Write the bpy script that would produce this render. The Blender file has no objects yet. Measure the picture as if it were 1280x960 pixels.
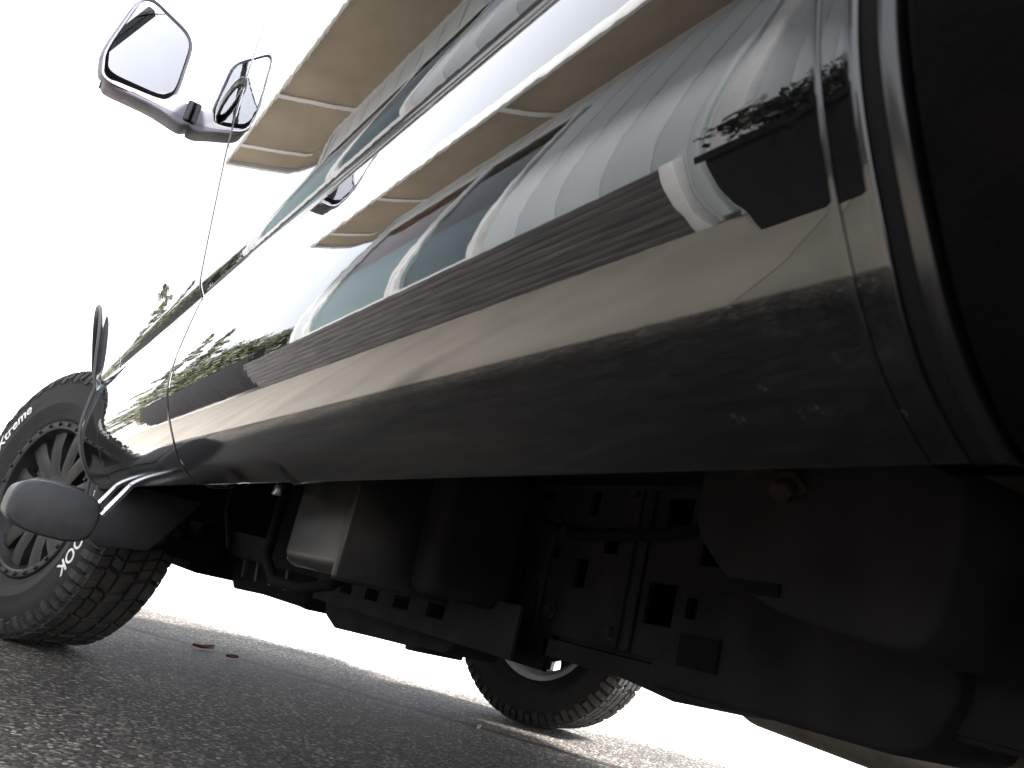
import bpy, bmesh, math, random
from mathutils import Vector, Matrix
random.seed(7)
R = math.radians
scene = bpy.context.scene
COL = scene.collection

# ------------------------------------------------------------------ camera
cam_data = bpy.data.cameras.new('camera')
cam_data.sensor_width = 36.0
cam_data.lens = 30.435
cam_data.clip_start = 0.02
cam_data.clip_end = 2000
cam = bpy.data.objects.new('camera', cam_data)
COL.objects.link(cam)
rt = Vector((-0.52315553, -0.82270704, 0.22239923))
up = Vector((-0.10460458, 0.32097384, 0.94129362))
fw = Vector((0.84579322, -0.46917898, 0.25397816))
M4 = Matrix((rt, up, -fw)).transposed().to_4x4()
M4.translation = Vector((-3.11594, 1.24131, 0.39428))
cam.matrix_world = M4
cam_data.dof.use_dof = True
cam_data.dof.focus_distance = 2.2
cam_data.dof.aperture_fstop = 19
scene.camera = cam

# ------------------------------------------------------------------ sky, sun, exposure
SUN_EL = R(56)
SUN_H = Vector((0.62, 0.78, 0)).normalized()          # the way the sunlight travels over the ground
world = bpy.data.worlds.new('World')
scene.world = world
world.use_nodes = True
wn = world.node_tree.nodes
sky = wn.new('ShaderNodeTexSky')
sky.sky_type = 'NISHITA'
sky.sun_disc = False
sky.sun_elevation = SUN_EL
sky.sun_rotation = math.atan2(-SUN_H.x, -SUN_H.y)
sky.air_density = 1.0
sky.dust_density = 4.0
sky.ozone_density = 1.0
wn['Background'].inputs['Strength'].default_value = 0.13
veil = wn.new('ShaderNodeMix'); veil.data_type = 'RGBA'          # thin bright cloud over the whole sky
veil.inputs[0].default_value = 0.8
veil.inputs[7].default_value = (5.75, 5.85, 6.2, 1)
world.node_tree.links.new(sky.outputs[0], veil.inputs[6])
world.node_tree.links.new(veil.outputs[2], wn['Background'].inputs['Color'])
sd = bpy.data.lights.new('sun', 'SUN')
sd.energy = 5.0
sd.angle = R(9.0)
sd.color = (1.0, 0.985, 0.965)
sun = bpy.data.objects.new('sun', sd)
COL.objects.link(sun)
sun.rotation_euler = Vector((SUN_H.x * math.cos(SUN_EL), SUN_H.y * math.cos(SUN_EL), -math.sin(SUN_EL))).to_track_quat('-Z', 'Y').to_euler()
scene.view_settings.view_transform = 'Standard'
scene.view_settings.look = 'None'
scene.view_settings.gamma = 1.0
scene.view_settings.exposure = 2.5
scene.cycles.max_bounces = 7
scene.cycles.diffuse_bounces = 3
scene.cycles.glossy_bounces = 4
scene.cycles.caustics_reflective = False
scene.cycles.caustics_refractive = False

# ------------------------------------------------------------------ helpers
def tag(o, label=None, cat=None, group=None, kind=None):
    if label: o['label'] = label
    if cat: o['category'] = cat
    if group: o['group'] = group
    if kind: o['kind'] = kind
    return o

def empty(name, loc=(0, 0, 0), rot=(0, 0, 0), parent=None):
    o = bpy.data.objects.new(name, None)
    COL.objects.link(o)
    o.location = loc; o.rotation_euler = rot; o.parent = parent
    o.empty_display_size = 0.05
    return o

def link(name, me, mat, parent=None, smooth=False):
    o = bpy.data.objects.new(name, me)
    COL.objects.link(o)
    if mat: me.materials.append(mat)
    if smooth:
        me.polygons.foreach_set('use_smooth', [True] * len(me.polygons))
    o.parent = parent
    return o

def from_bm(name, bm, mat, parent=None, smooth=False, recalc=True):
    if recalc: bmesh.ops.recalc_face_normals(bm, faces=bm.faces[:])
    me = bpy.data.meshes.new(name)
    bm.to_mesh(me); bm.free()
    return link(name, me, mat, parent, smooth)

def auto_smooth(o, deg=35):
    me = o.data
    bm = bmesh.new(); bm.from_mesh(me)
    for f in bm.faces: f.smooth = True
    for e in bm.edges:
        if len(e.link_faces) == 2 and e.calc_face_angle(0) > R(deg): e.smooth = False
    bm.to_mesh(me); bm.free()
    return o

def bx(bm, x0, x1, y0, y1, z0, z1):
    v = [bm.verts.new(p) for p in ((x0,y0,z0),(x1,y0,z0),(x1,y1,z0),(x0,y1,z0),(x0,y0,z1),(x1,y0,z1),(x1,y1,z1),(x0,y1,z1))]
    for f in ((0,3,2,1),(4,5,6,7),(0,1,5,4),(1,2,6,5),(2,3,7,6),(3,0,4,7)):
        bm.faces.new([v[i] for i in f])
    return v

def box(name, x0, x1, y0, y1, z0, z1, mat, parent=None, bevel=0.0, seg=2):
    bm = bmesh.new(); bx(bm, x0, x1, y0, y1, z0, z1)
    if bevel:
        bmesh.ops.bevel(bm, geom=bm.edges[:], offset=bevel, segments=seg, profile=0.5, affect='EDGES')
    o = from_bm(name, bm, mat, parent)
    if bevel: auto_smooth(o, 50)
    return o

def prism(name, poly, axis, a0, a1, mat, parent=None, bevel=0.0, seg=2):
    """poly in the two other axes, swept from a0 to a1 along axis"""
    bm = bmesh.new()
    def P(u, v, a):
        return {'x': (a, u, v), 'y': (u, a, v), 'z': (u, v, a)}[axis]
    lo = [bm.verts.new(P(u, v, a0)) for u, v in poly]
    hi = [bm.verts.new(P(u, v, a1)) for u, v in poly]
    n = len(poly)
    bm.faces.new(lo); bm.faces.new(hi[::-1])
    for i in range(n):
        bm.faces.new((lo[i], hi[i], hi[(i + 1) % n], lo[(i + 1) % n]))
    bmesh.ops.recalc_face_normals(bm, faces=bm.faces[:])
    if bevel:
        bmesh.ops.bevel(bm, geom=bm.edges[:], offset=bevel, segments=seg, profile=0.5, affect='EDGES')
    o = from_bm(name, bm, mat, parent)
    if bevel: auto_smooth(o, 50)
    return o

def tube_bm(bm, pts, r, n=10, caps=True):
    pts = [Vector(p) for p in pts]
    rs = r if isinstance(r, (list, tuple)) else [r] * len(pts)
    rings = []
    prev = None
    for i, p in enumerate(pts):
        t = (pts[min(i + 1, len(pts) - 1)] - pts[max(i - 1, 0)]).normalized()
        if prev is None:
            a = t.orthogonal().normalized()
        else:
            a = (prev - t * prev.dot(t)).normalized()
        prev = a; b = t.cross(a)
        rings.append([bm.verts.new(p + rs[i] * (math.cos(2*math.pi*k/n) * a + math.sin(2*math.pi*k/n) * b)) for k in range(n)])
    for A, B in zip(rings, rings[1:]):
        for k in range(n):
            bm.faces.new((A[k], A[(k+1) % n], B[(k+1) % n], B[k]))
    if caps:
        bm.faces.new(rings[0][::-1]); bm.faces.new(rings[-1])

def tube(name, pts, r, mat, parent=None, n=12):
    bm = bmesh.new(); tube_bm(bm, pts, r, n)
    return auto_smooth(from_bm(name, bm, mat, parent), 50)

def grid(name, pts, mat, parent=None, smooth=True, flip=False):
    """pts[i][j] -> one sheet"""
    V = [p for row in pts for p in row]
    w = len(pts[0])
    F = []
    for i in range(len(pts) - 1):
        for j in range(w - 1):
            f = (i*w+j, i*w+j+1, (i+1)*w+j+1, (i+1)*w+j)
            F.append(f[::-1] if flip else f)
    me = bpy.data.meshes.new(name)
    me.from_pydata(V, [], F)
    me.validate()
    return link(name, me, mat, parent, smooth)

def lathe(name, prof, mat, parent=None, n=96, smooth=True, deg=40):
    """prof: (radius, y) pairs, turned about the Y axis"""
    V, F = [], []
    m = len(prof)
    for k in range(n):
        a = 2 * math.pi * k / n
        for r, y in prof: V.append((r * math.cos(a), y, r * math.sin(a)))
    for k in range(n):
        k2 = (k + 1) % n
        for j in range(m - 1):
            F.append((k*m+j, k*m+j+1, k2*m+j+1, k2*m+j))
    me = bpy.data.meshes.new(name)
    me.from_pydata(V, [], F)
    o = link(name, me, mat, parent)
    if smooth: auto_smooth(o, deg)
    return o

def copy_tree(o, parent=None):
    c = o.copy(); COL.objects.link(c); c.parent = parent
    for ch in list(o.children): copy_tree(ch, c)
    return c

# ------------------------------------------------------------------ materials
def mat(name, col, rough=0.5, metal=0.0, spec=0.5, coat=0.0):
    m = bpy.data.materials.new(name); m.use_nodes = True
    b = m.node_tree.nodes['Principled BSDF']
    b.inputs['Base Color'].default_value = (*col, 1)
    b.inputs['Roughness'].default_value = rough
    b.inputs['Metallic'].default_value = metal
    b.inputs['Specular IOR Level'].default_value = spec
    b.inputs['Coat Weight'].default_value = coat
    return m

def N(m, t): return m.node_tree.nodes.new(t)
def L(m, a, b): m.node_tree.links.new(a, b)

def vary(m, c1, c2, scale=5.0, detail=4.0, stretch=(1, 1, 1), bump=0.0, bscale=None, lo=0.3, hi=0.7, bdist=0.002, rough=None):
    """noise between two colours, optional fine bump"""
    b = m.node_tree.nodes['Principled BSDF']
    tc = N(m, 'ShaderNodeTexCoord'); mp = N(m, 'ShaderNodeMapping')
    mp.inputs['Scale'].default_value = stretch
    L(m, tc.outputs['Object'], mp.inputs['Vector'])
    nz = N(m, 'ShaderNodeTexNoise'); nz.inputs['Scale'].default_value = scale; nz.inputs['Detail'].default_value = detail
    L(m, mp.outputs[0], nz.inputs['Vector'])
    cr = N(m, 'ShaderNodeValToRGB')
    cr.color_ramp.elements[0].position = lo; cr.color_ramp.elements[0].color = (*c1, 1)
    cr.color_ramp.elements[1].position = hi; cr.color_ramp.elements[1].color = (*c2, 1)
    L(m, nz.outputs[0], cr.inputs[0]); L(m, cr.outputs[0], b.inputs['Base Color'])
    if bump:
        n2 = N(m, 'ShaderNodeTexNoise'); n2.inputs['Scale'].default_value = bscale or scale * 6; n2.inputs['Detail'].default_value = 3
        L(m, mp.outputs[0], n2.inputs['Vector'])
        bp = N(m, 'ShaderNodeBump'); bp.inputs['Strength'].default_value = bump; bp.inputs['Distance'].default_value = bdist
        L(m, n2.outputs[0], bp.inputs['Height']); L(m, bp.outputs[0], b.inputs['Normal'])
    if rough:
        mr = N(m, 'ShaderNodeMapRange'); mr.inputs['To Min'].default_value = rough[0]; mr.inputs['To Max'].default_value = rough[1]
        L(m, nz.outputs[0], mr.inputs['Value']); L(m, mr.outputs[0], b.inputs['Roughness'])
    return m

# black paint: clear gloss, road dust and stone chips collecting low on the sills
PAINT = mat('black_paint', (0.002, 0.002, 0.0023), 0.02)
def dirty_paint():
    m = PAINT; b = m.node_tree.nodes['Principled BSDF']
    b.inputs['IOR'].default_value = 1.52
    tc = N(m, 'ShaderNodeTexCoord'); sx = N(m, 'ShaderNodeSeparateXYZ')
    L(m, tc.outputs['Object'], sx.inputs[0])
    low = N(m, 'ShaderNodeMapRange')                      # 1 on the sill's underside, 0 above it
    low.inputs['From Min'].default_value = 0.528; low.inputs['From Max'].default_value = 0.49
    L(m, sx.outputs['Z'], low.inputs['Value'])
    n1 = N(m, 'ShaderNodeTexNoise'); n1.inputs['Scale'].default_value = 60; n1.inputs['Detail'].default_value = 8; n1.inputs['Roughness'].default_value = 0.7
    L(m, tc.outputs['Object'], n1.inputs['Vector'])
    n2 = N(m, 'ShaderNodeTexVoronoi'); n2.inputs['Scale'].default_value = 130
    L(m, tc.outputs['Object'], n2.inputs['Vector'])
    spot = N(m, 'ShaderNodeMapRange'); spot.inputs['From Min'].default_value = 0.16; spot.inputs['From Max'].default_value = 0.05
    L(m, n2.outputs['Distance'], spot.inputs['Value'])
    patch = N(m, 'ShaderNodeMapRange'); patch.inputs['From Min'].default_value = 0.62; patch.inputs['From Max'].default_value = 0.8
    L(m, n1.outputs[0], patch.inputs['Value'])
    mx = N(m, 'ShaderNodeMath'); mx.operation = 'MULTIPLY'
    L(m, spot.outputs[0], mx.inputs[0]); L(m, patch.outputs[0], mx.inputs[1])
    ad = N(m, 'ShaderNodeMath'); ad.operation = 'MULTIPLY_ADD'; ad.inputs[1].default_value = 0.55
    L(m, patch.outputs[0], ad.inputs[0]); L(m, mx.outputs[0], ad.inputs[2])
    f = N(m, 'ShaderNodeMath'); f.operation = 'MULTIPLY'; f.use_clamp = True
    L(m, ad.outputs[0], f.inputs[0]); L(m, low.outputs[0], f.inputs[1])
    mc = N(m, 'ShaderNodeMix'); mc.data_type = 'RGBA'
    mc.inputs[6].default_value = (0.002, 0.002, 0.0023, 1); mc.inputs[7].default_value = (0.16, 0.125, 0.095, 1)
    L(m, f.outputs[0], mc.inputs[0]); L(m, mc.outputs[2], b.inputs['Base Color'])
    rr = N(m, 'ShaderNodeMapRange'); rr.inputs['To Min'].default_value = 0.015; rr.inputs['To Max'].default_value = 0.5
    L(m, f.outputs[0], rr.inputs['Value'])
    lowr = N(m, 'ShaderNodeMath'); lowr.operation = 'MULTIPLY_ADD'; lowr.inputs[1].default_value = 0.11
    L(m, low.outputs[0], lowr.inputs[0]); L(m, rr.outputs[0], lowr.inputs[2]); L(m, lowr.outputs[0], b.inputs['Roughness'])
    # orange peel
    op = N(m, 'ShaderNodeTexNoise'); op.inputs['Scale'].default_value = 55; op.inputs['Detail'].default_value = 1
    L(m, tc.outputs['Object'], op.inputs['Vector'])
    bp = N(m, 'ShaderNodeBump'); bp.inputs['Strength'].default_value = 0.05; bp.inputs['Distance'].default_value = 0.0006
    L(m, op.outputs[0], bp.inputs['Height']); L(m, bp.outputs[0], b.inputs['Normal'])
dirty_paint()
GLOSS = mat('black_gloss_edge', (0.003, 0.003, 0.0035), 0.2, spec=0.4)
BED_BLACK = vary(mat('bed_dark_reflection', (0.002, 0.002, 0.002), 0.9, spec=0.03), (0.0012, 0.0012, 0.0012), (0.0025, 0.002, 0.002), 30, bump=0.3, bscale=300)  # matte black: the dark reflection on the bed put into its colour
PLASTIC = vary(mat('grey_black_plastic', (0.022, 0.022, 0.025), 0.5), (0.018, 0.018, 0.02), (0.03, 0.03, 0.034), 40, bump=0.25, bscale=500, rough=(0.45, 0.6))
HOUSING = vary(mat('mirror_housing_plastic', (0.17, 0.165, 0.195), 0.55), (0.15, 0.145, 0.175), (0.19, 0.185, 0.215), 40, bump=0.2, bscale=600)
RUBBER = vary(mat('tyre_rubber', (0.016, 0.015, 0.016), 0.75, spec=0.3), (0.011, 0.011, 0.012), (0.022, 0.021, 0.021), 18, bump=0.25, bscale=160, rough=(0.6, 0.85))
TREAD = vary(mat('dusty_tread_rubber', (0.042, 0.039, 0.036), 0.85, spec=0.3), (0.03, 0.028, 0.027), (0.06, 0.056, 0.05), 25, bump=0.2, bscale=200)
RIM = vary(mat('dark_alloy', (0.012, 0.012, 0.0135), 0.5, 0.2), (0.009, 0.009, 0.01), (0.018, 0.017, 0.018), 25, rough=(0.35, 0.55))
BARREL = vary(mat('bare_alloy_inside', (0.7, 0.7, 0.72), 0.4, 0.3), (0.6, 0.6, 0.62), (0.75, 0.75, 0.77), 30, rough=(0.3, 0.5))
STEEL = mat('bright_steel', (0.6, 0.6, 0.62), 0.25, 1.0)
LETTER = vary(mat('white_letter_rubber', (0.75, 0.75, 0.75), 0.6), (0.62, 0.62, 0.62), (0.8, 0.8, 0.8), 90)
FRAME = vary(mat('dusty_frame_paint', (0.0085, 0.0078, 0.0088), 0.85, spec=0.15), (0.005, 0.0046, 0.0053), (0.014, 0.0128, 0.0142), 14, detail=8, bump=0.4, bscale=90)
RUST = vary(mat('rusty_steel', (0.015, 0.010, 0.008), 0.9, spec=0.2), (0.008, 0.0065, 0.006), (0.028, 0.018, 0.013), 40, detail=8, bump=0.5, bscale=120)
TANK = vary(mat('black_moulded_plastic', (0.012, 0.012, 0.013), 0.3), (0.008, 0.008, 0.009), (0.016, 0.015, 0.015), 22, rough=(0.22, 0.45), bump=0.1, bscale=60)
MIRROR = mat('mirror_glass', (0.9, 0.9, 0.92), 0.0, 1.0)
DARK = mat('black_void_trim', (0.004, 0.004, 0.004), 0.9, spec=0.1)
EXHAUST = vary(mat('exhaust_steel', (0.4, 0.36, 0.32), 0.45, 0.7), (0.3, 0.26, 0.22), (0.5, 0.47, 0.42), 20)

def glass_mat(name, tint):
    m = bpy.data.materials.new(name); m.use_nodes = True
    nt = m.node_tree; nt.nodes.clear()
    out = nt.nodes.new('ShaderNodeOutputMaterial')
    mix = nt.nodes.new('ShaderNodeMixShader'); tr = nt.nodes.new('ShaderNodeBsdfTransparent'); gl = nt.nodes.new('ShaderNodeBsdfGlossy')
    lw = nt.nodes.new('ShaderNodeLayerWeight'); pw = nt.nodes.new('ShaderNodeMath'); pw.operation = 'POWER'; pw.inputs[1].default_value = 4.0
    fr = nt.nodes.new('ShaderNodeMath'); fr.operation = 'MULTIPLY_ADD'; fr.inputs[1].default_value = 0.93; fr.inputs[2].default_value = 0.06
    lw.inputs['Blend'].default_value = 0.5
    nt.links.new(lw.outputs['Facing'], pw.inputs[0]); nt.links.new(pw.outputs[0], fr.inputs[0])
    tr.inputs['Color'].default_value = (*tint, 1); gl.inputs['Roughness'].default_value = 0.01
    nt.links.new(fr.outputs[0], mix.inputs[0]); nt.links.new(tr.outputs[0], mix.inputs[1]); nt.links.new(gl.outputs[0], mix.inputs[2])
    nt.links.new(mix.outputs[0], out.inputs[0])
    return m
CARGLASS = glass_mat('tinted_car_glass', (0.25, 0.28, 0.27))
WINGLASS = glass_mat('window_glass', (0.8, 0.86, 0.86))

SIDING = vary(mat('white_metal_siding', (0.62, 0.66, 0.68), 0.45), (0.55, 0.59, 0.61), (0.66, 0.70, 0.72), 2.2, detail=6, stretch=(1, 1, 0.3), bump=0.05, bscale=8)
TRIM = vary(mat('white_trim_paint', (0.78, 0.78, 0.77), 0.5), (0.7, 0.7, 0.69), (0.8, 0.8, 0.79), 6)
SOFFIT = vary(mat('tan_soffit', (0.38, 0.31, 0.225), 0.7), (0.33, 0.272, 0.198), (0.42, 0.345, 0.255), 3, detail=6)
PLANK = vary(mat('weathered_dark_timber', (0.075, 0.066, 0.065), 0.85), (0.03, 0.027, 0.027), (0.13, 0.118, 0.115), 14, detail=10, stretch=(0.16, 1, 2.4), bump=0.5, bscale=40)
SHINGLE = vary(mat('grey_roofing', (0.1, 0.1, 0.1), 0.9), (0.07, 0.07, 0.07), (0.14, 0.135, 0.13), 8, bump=0.5, bscale=60)
CURTAIN = vary(mat('red_curtain', (0.4, 0.07, 0.06), 0.9), (0.34, 0.05, 0.045), (0.46, 0.09, 0.08), 5)
BLIND = vary(mat('sky_reflection_blind', (0.46, 0.52, 0.55), 0.8), (0.43, 0.49, 0.52), (0.5, 0.56, 0.59), 4)  # sky reflection of the lower pane put into the blind's pale blue
BLINDD = vary(mat('slate_blind', (0.14, 0.18, 0.21), 0.8), (0.12, 0.155, 0.18), (0.17, 0.21, 0.24), 4)
ROOM = mat('dark_room', (0.02, 0.022, 0.025), 0.9)
LEAF = vary(mat('green_leaf', (0.08, 0.09, 0.05), 0.6), (0.06, 0.07, 0.04), (0.12, 0.13, 0.07), 3)
NEEDLE = vary(mat('conifer_needles', (0.13, 0.135, 0.09), 0.7), (0.1, 0.11, 0.07), (0.16, 0.165, 0.1), 2)
BARK = vary(mat('bark', (0.12, 0.09, 0.07), 0.9), (0.07, 0.055, 0.045), (0.17, 0.135, 0.11), 8, bump=0.6)
DRYLEAF = vary(mat('dry_leaf', (0.2, 0.08, 0.05), 0.8), (0.14, 0.05, 0.035), (0.26, 0.13, 0.08), 60)
TWIG = vary(mat('twig_bark', (0.25, 0.17, 0.13), 0.9), (0.18, 0.12, 0.09), (0.32, 0.23, 0.18), 60)

def asphalt():
    m = mat('asphalt', (0.1, 0.1, 0.1), 0.8)
    b = m.node_tree.nodes['Principled BSDF']
    tc = N(m, 'ShaderNodeTexCoord')
    v = N(m, 'ShaderNodeTexVoronoi'); v.inputs['Scale'].default_value = 118; v.inputs['Randomness'].default_value = 1
    L(m, tc.outputs['Object'], v.inputs['Vector'])
    sep = N(m, 'ShaderNodeSeparateColor'); L(m, v.outputs['Color'], sep.inputs[0])
    cr = N(m, 'ShaderNodeValToRGB'); e = cr.color_ramp.elements
    e[0].position = 0.0; e[0].color = (0.016, 0.0135, 0.0135, 1)
    e[1].position = 1.0; e[1].color = (0.34, 0.32, 0.27, 1)
    for p, c in ((0.5, (0.042, 0.036, 0.032)), (0.75, (0.088, 0.077, 0.064)), (0.92, (0.165, 0.148, 0.12))):
        x = cr.color_ramp.elements.new(p); x.color = (*c, 1)
    L(m, sep.outputs[0], cr.inputs[0])
    big = N(m, 'ShaderNodeTexNoise'); big.inputs['Scale'].default_value = 1.6; big.inputs['Detail'].default_value = 6
    L(m, tc.outputs['Object'], big.inputs['Vector'])
    br = N(m, 'ShaderNodeMapRange'); br.inputs['From Min'].default_value = 0.3; br.inputs['From Max'].default_value = 0.7
    br.inputs['To Min'].default_value = 0.6; br.inputs['To Max'].default_value = 1.3
    L(m, big.outputs[0], br.inputs['Value'])
    mul = N(m, 'ShaderNodeVectorMath'); mul.operation = 'SCALE'
    L(m, cr.outputs[0], mul.inputs[0]); L(m, br.outputs[0], mul.inputs['Scale'])
    # a crack running slantwise under the truck
    sx = N(m, 'ShaderNodeSeparateXYZ'); L(m, tc.outputs['Object'], sx.inputs[0])
    wob = N(m, 'ShaderNodeTexNoise'); wob.inputs['Scale'].default_value = 7; wob.inputs['Detail'].default_value = 5
    L(m, tc.outputs['Object'], wob.inputs['Vector'])
    def math_(op, a, bb, c=None):
        n = N(m, 'ShaderNodeMath'); n.operation = op
        for i, q in enumerate((a, bb, c)):
            if q is None: continue
            if isinstance(q, (int, float)): n.inputs[i].default_value = q
            else: L(m, q, n.inputs[i])
        return n.outputs[0]
    # line through (0.81,0.48) and (-0.33,-0.50): n = (-0.652, 0.758)
    d = math_('ADD', math_('MULTIPLY', sx.outputs[0], -0.652), math_('MULTIPLY', sx.outputs[1], 0.758))
    d = math_('ADD', d, 0.164)
    d = math_('ADD', d, math_('MULTIPLY', math_('SUBTRACT', wob.outputs[0], 0.5), 0.10))
    d = math_('ABSOLUTE', d, None)
    ck = N(m, 'ShaderNodeMapRange'); ck.inputs['From Min'].default_value = 0.014; ck.inputs['From Max'].default_value = 0.055
    L(m, d, ck.inputs['Value'])
    mc = N(m, 'ShaderNodeMix'); mc.data_type = 'RGBA'; mc.inputs[6].default_value = (0.008, 0.007, 0.006, 1)
    L(m, ck.outputs[0], mc.inputs[0]); L(m, mul.outputs[0], mc.inputs[7])
    # painted light: grains turn pale past the shadow edge, whitening the sunlit ground
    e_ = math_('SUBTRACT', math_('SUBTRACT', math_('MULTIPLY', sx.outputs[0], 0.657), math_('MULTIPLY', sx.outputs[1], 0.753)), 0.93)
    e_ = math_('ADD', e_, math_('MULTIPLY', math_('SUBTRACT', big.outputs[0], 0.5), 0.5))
    sunlit_share = N(m, 'ShaderNodeMapRange'); sunlit_share.inputs['From Min'].default_value = 0.06; sunlit_share.inputs['From Max'].default_value = 0.6
    L(m, e_, sunlit_share.inputs['Value'])
    pick = math_('GREATER_THAN', sunlit_share.outputs[0], sep.outputs[1])
    stone = N(m, 'ShaderNodeValToRGB')  # pale grain colours for the painted sunlit side
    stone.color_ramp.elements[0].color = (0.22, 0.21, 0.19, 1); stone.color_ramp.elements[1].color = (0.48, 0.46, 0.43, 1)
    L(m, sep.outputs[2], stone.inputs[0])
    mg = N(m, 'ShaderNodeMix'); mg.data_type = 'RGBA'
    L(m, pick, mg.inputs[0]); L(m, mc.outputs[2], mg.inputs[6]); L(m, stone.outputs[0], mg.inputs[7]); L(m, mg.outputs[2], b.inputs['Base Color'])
    rr = N(m, 'ShaderNodeMapRange'); rr.inputs['To Min'].default_value = 0.7; rr.inputs['To Max'].default_value = 0.95
    b.inputs['Specular IOR Level'].default_value = 0.25
    L(m, sep.outputs[1], rr.inputs['Value']); L(m, rr.outputs[0], b.inputs['Roughness'])
    h = math_('MULTIPLY_ADD', v.outputs['Distance'], -1.0, math_('MULTIPLY', ck.outputs[0], 1.2))
    h = math_('ADD', h, math_('MULTIPLY', sep.outputs[2], 0.5))
    bp = N(m, 'ShaderNodeBump'); bp.inputs['Strength'].default_value = 0.9; bp.inputs['Distance'].default_value = 0.004
    L(m, h, bp.inputs['Height']); L(m, bp.outputs[0], b.inputs['Normal'])
    return m
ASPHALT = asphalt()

# ------------------------------------------------------------------ ground
gm = bpy.data.meshes.new('ground')
g = 600
gm.from_pydata([(-g,-g,0),(g,-g,0),(g,g,0),(-g,g,0)], [], [(0,1,2,3)])
tag(link('ground', gm, ASPHALT), 'coarse grey asphalt with a wandering crack, painted paler where the sun falls', kind='structure')

CONC = vary(mat('beige_concrete', (0.22, 0.2, 0.17), 0.85), (0.19, 0.172, 0.145), (0.245, 0.223, 0.188), 3.0, detail=10, bump=0.3, bscale=120, bdist=0.001)
pth = empty('concrete_path', (0, 0, 0))
tag(pth, 'beige concrete strip of large slabs along the house', kind='structure')
PX = [-9.0, -6.3, -4.2, -1.9, 1.6, 5.0, 8.3, 11.4, 14.5]
for a, b_ in zip(PX, PX[1:]):
    box('slab', a + 0.006, b_ - 0.006, 1.96, 2.885, -0.05, 0.012, CONC, pth, 0.004)

# ------------------------------------------------------------------ house beside the truck
WY, SZ, OV = 2.95, 3.2, 0.65
house = empty('house', (-1.35, WY, 0))
tag(house, 'white house with vertical siding and tan soffit mirrored in the black truck paint', 'house')
def hb(name, x0, x1, y0, y1, z0, z1, m, parent=house, bevel=0.0):
    px, py, pz = (house.location if parent is house else (0, 0, 0))
    return box(name, x0 - px, x1 - px, y0 - py, y1 - py, z0 - pz, z1 - pz, m, parent, bevel)
WIN = [(0.27, 1.22), (1.24, 2.72)]
WZ0, WZ1 = 0.84, 2.78
# cladding boards of the front wall, the window openings left free
board_w = 0.29
x = -1.23; k = 0
while x < 2.95:
    x1 = min(x + board_w - 0.012, 2.95)
    segs = [(0.0, SZ)]
    for a, b in WIN:
        if x1 > a - 0.03 and x < b + 0.03: segs = [(0.0, WZ0 - 0.05), (WZ1 + 0.05, SZ)]
    for z0, z1 in segs:
        hb('siding_board', x, x1, WY, WY + 0.03, z0, z1, SIDING, bevel=0.004)
    x += board_w
hb('wall_backing', -1.34, 3.0, WY + 0.03, WY + 0.05, 0, WZ0 - 0.05, TRIM)
hb('wall_backing', -1.34, 3.0, WY + 0.03, WY + 0.05, WZ1 + 0.05, SZ, TRIM)
hb('wall_backing', -1.34, 0.22, WY + 0.031, WY + 0.051, WZ0 - 0.05, WZ1 + 0.05, TRIM)
hb('wall_backing', 2.77, 3.0, WY + 0.031, WY + 0.051, WZ0 - 0.05, WZ1 + 0.05, TRIM)
y = WY + 0.06
while y < 8.9:                                            # side walls, both ends
    for xa, xb in ((-1.35, -1.32), (2.99, 3.02)):
        hb('siding_board', xa, xb, y, min(y + board_w - 0.012, 8.95), 0, SZ, SIDING, bevel=0.004)
    y += board_w
hb('side_wall', -1.32, -1.30, WY + 0.06, 8.95, 0, SZ, TRIM)
hb('side_wall', 2.97, 2.99, WY + 0.06, 8.95, 0, SZ, TRIM)
hb('rear_wall', -1.35, 3.02, 8.96, 9.0, 0, SZ, SIDING)
hb('corner_trim', -1.365, -1.25, WY - 0.02, WY + 0.055, 0, SZ - 0.001, TRIM, bevel=0.004)
hb('corner_trim', 2.955, 3.035, WY - 0.02, WY + 0.055, 0, SZ - 0.001, TRIM, bevel=0.004)
# downspout by the corner
ds = box('downspout', -1.215 + 1.35, -1.165 + 1.35, -0.045, -0.003, 0.06, SZ - 0.04, SIDING, house, 0.006)
# soffit panels with white battens between them
SX = [-1.95, -1.0, 0.8, 2.53, 3.53, 3.92]
for a, b in zip(SX, SX[1:]):
    hb('soffit_panel', a + 0.022, b - 0.022, WY - OV, WY + 0.03 if b < 3.0 else WY + 0.03, SZ, SZ + 0.02, SOFFIT)
for xx in SX[1:-1]:
    hb('soffit_batten', xx - 0.03, xx + 0.03, WY - OV, WY + 0.02, SZ - 0.012, SZ + 0.018, TRIM)
hb('soffit_panel', 3.03, 3.92, WY + 0.035, 9.0, SZ, SZ + 0.02, SOFFIT)
hb('soffit_panel', -1.95, -1.36, WY + 0.035, 9.0, SZ, SZ + 0.02, SOFFIT)
hb('frieze_board', -1.25, 2.955, WY - 0.015, WY - 0.001, SZ - 0.07, SZ - 0.003, TRIM)
hb('fascia', -2.0, 3.97, WY - OV - 0.045, WY - OV - 0.002, SZ - 0.03, SZ + 0.17, TRIM, bevel=0.004)
hb('fascia', 3.925, 3.968, WY - OV, 9.3, SZ - 0.03, SZ + 0.168, TRIM)
hb('fascia', -1.998, -1.955, WY - OV, 9.3, SZ - 0.03, SZ + 0.168, TRIM)
rf = prism('roof', [(WY - OV - 0.03 - WY, SZ + 0.172), (5.98 - WY, SZ + 1.35), (9.4 - WY, SZ + 0.172), (9.4 - WY, SZ + 0.12), (5.98 - WY, SZ + 1.29), (WY - OV - 0.0015 - WY, SZ + 0.12)], 'x', -2.05 + 1.35, 4.02 + 1.35, SHINGLE, house)
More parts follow.
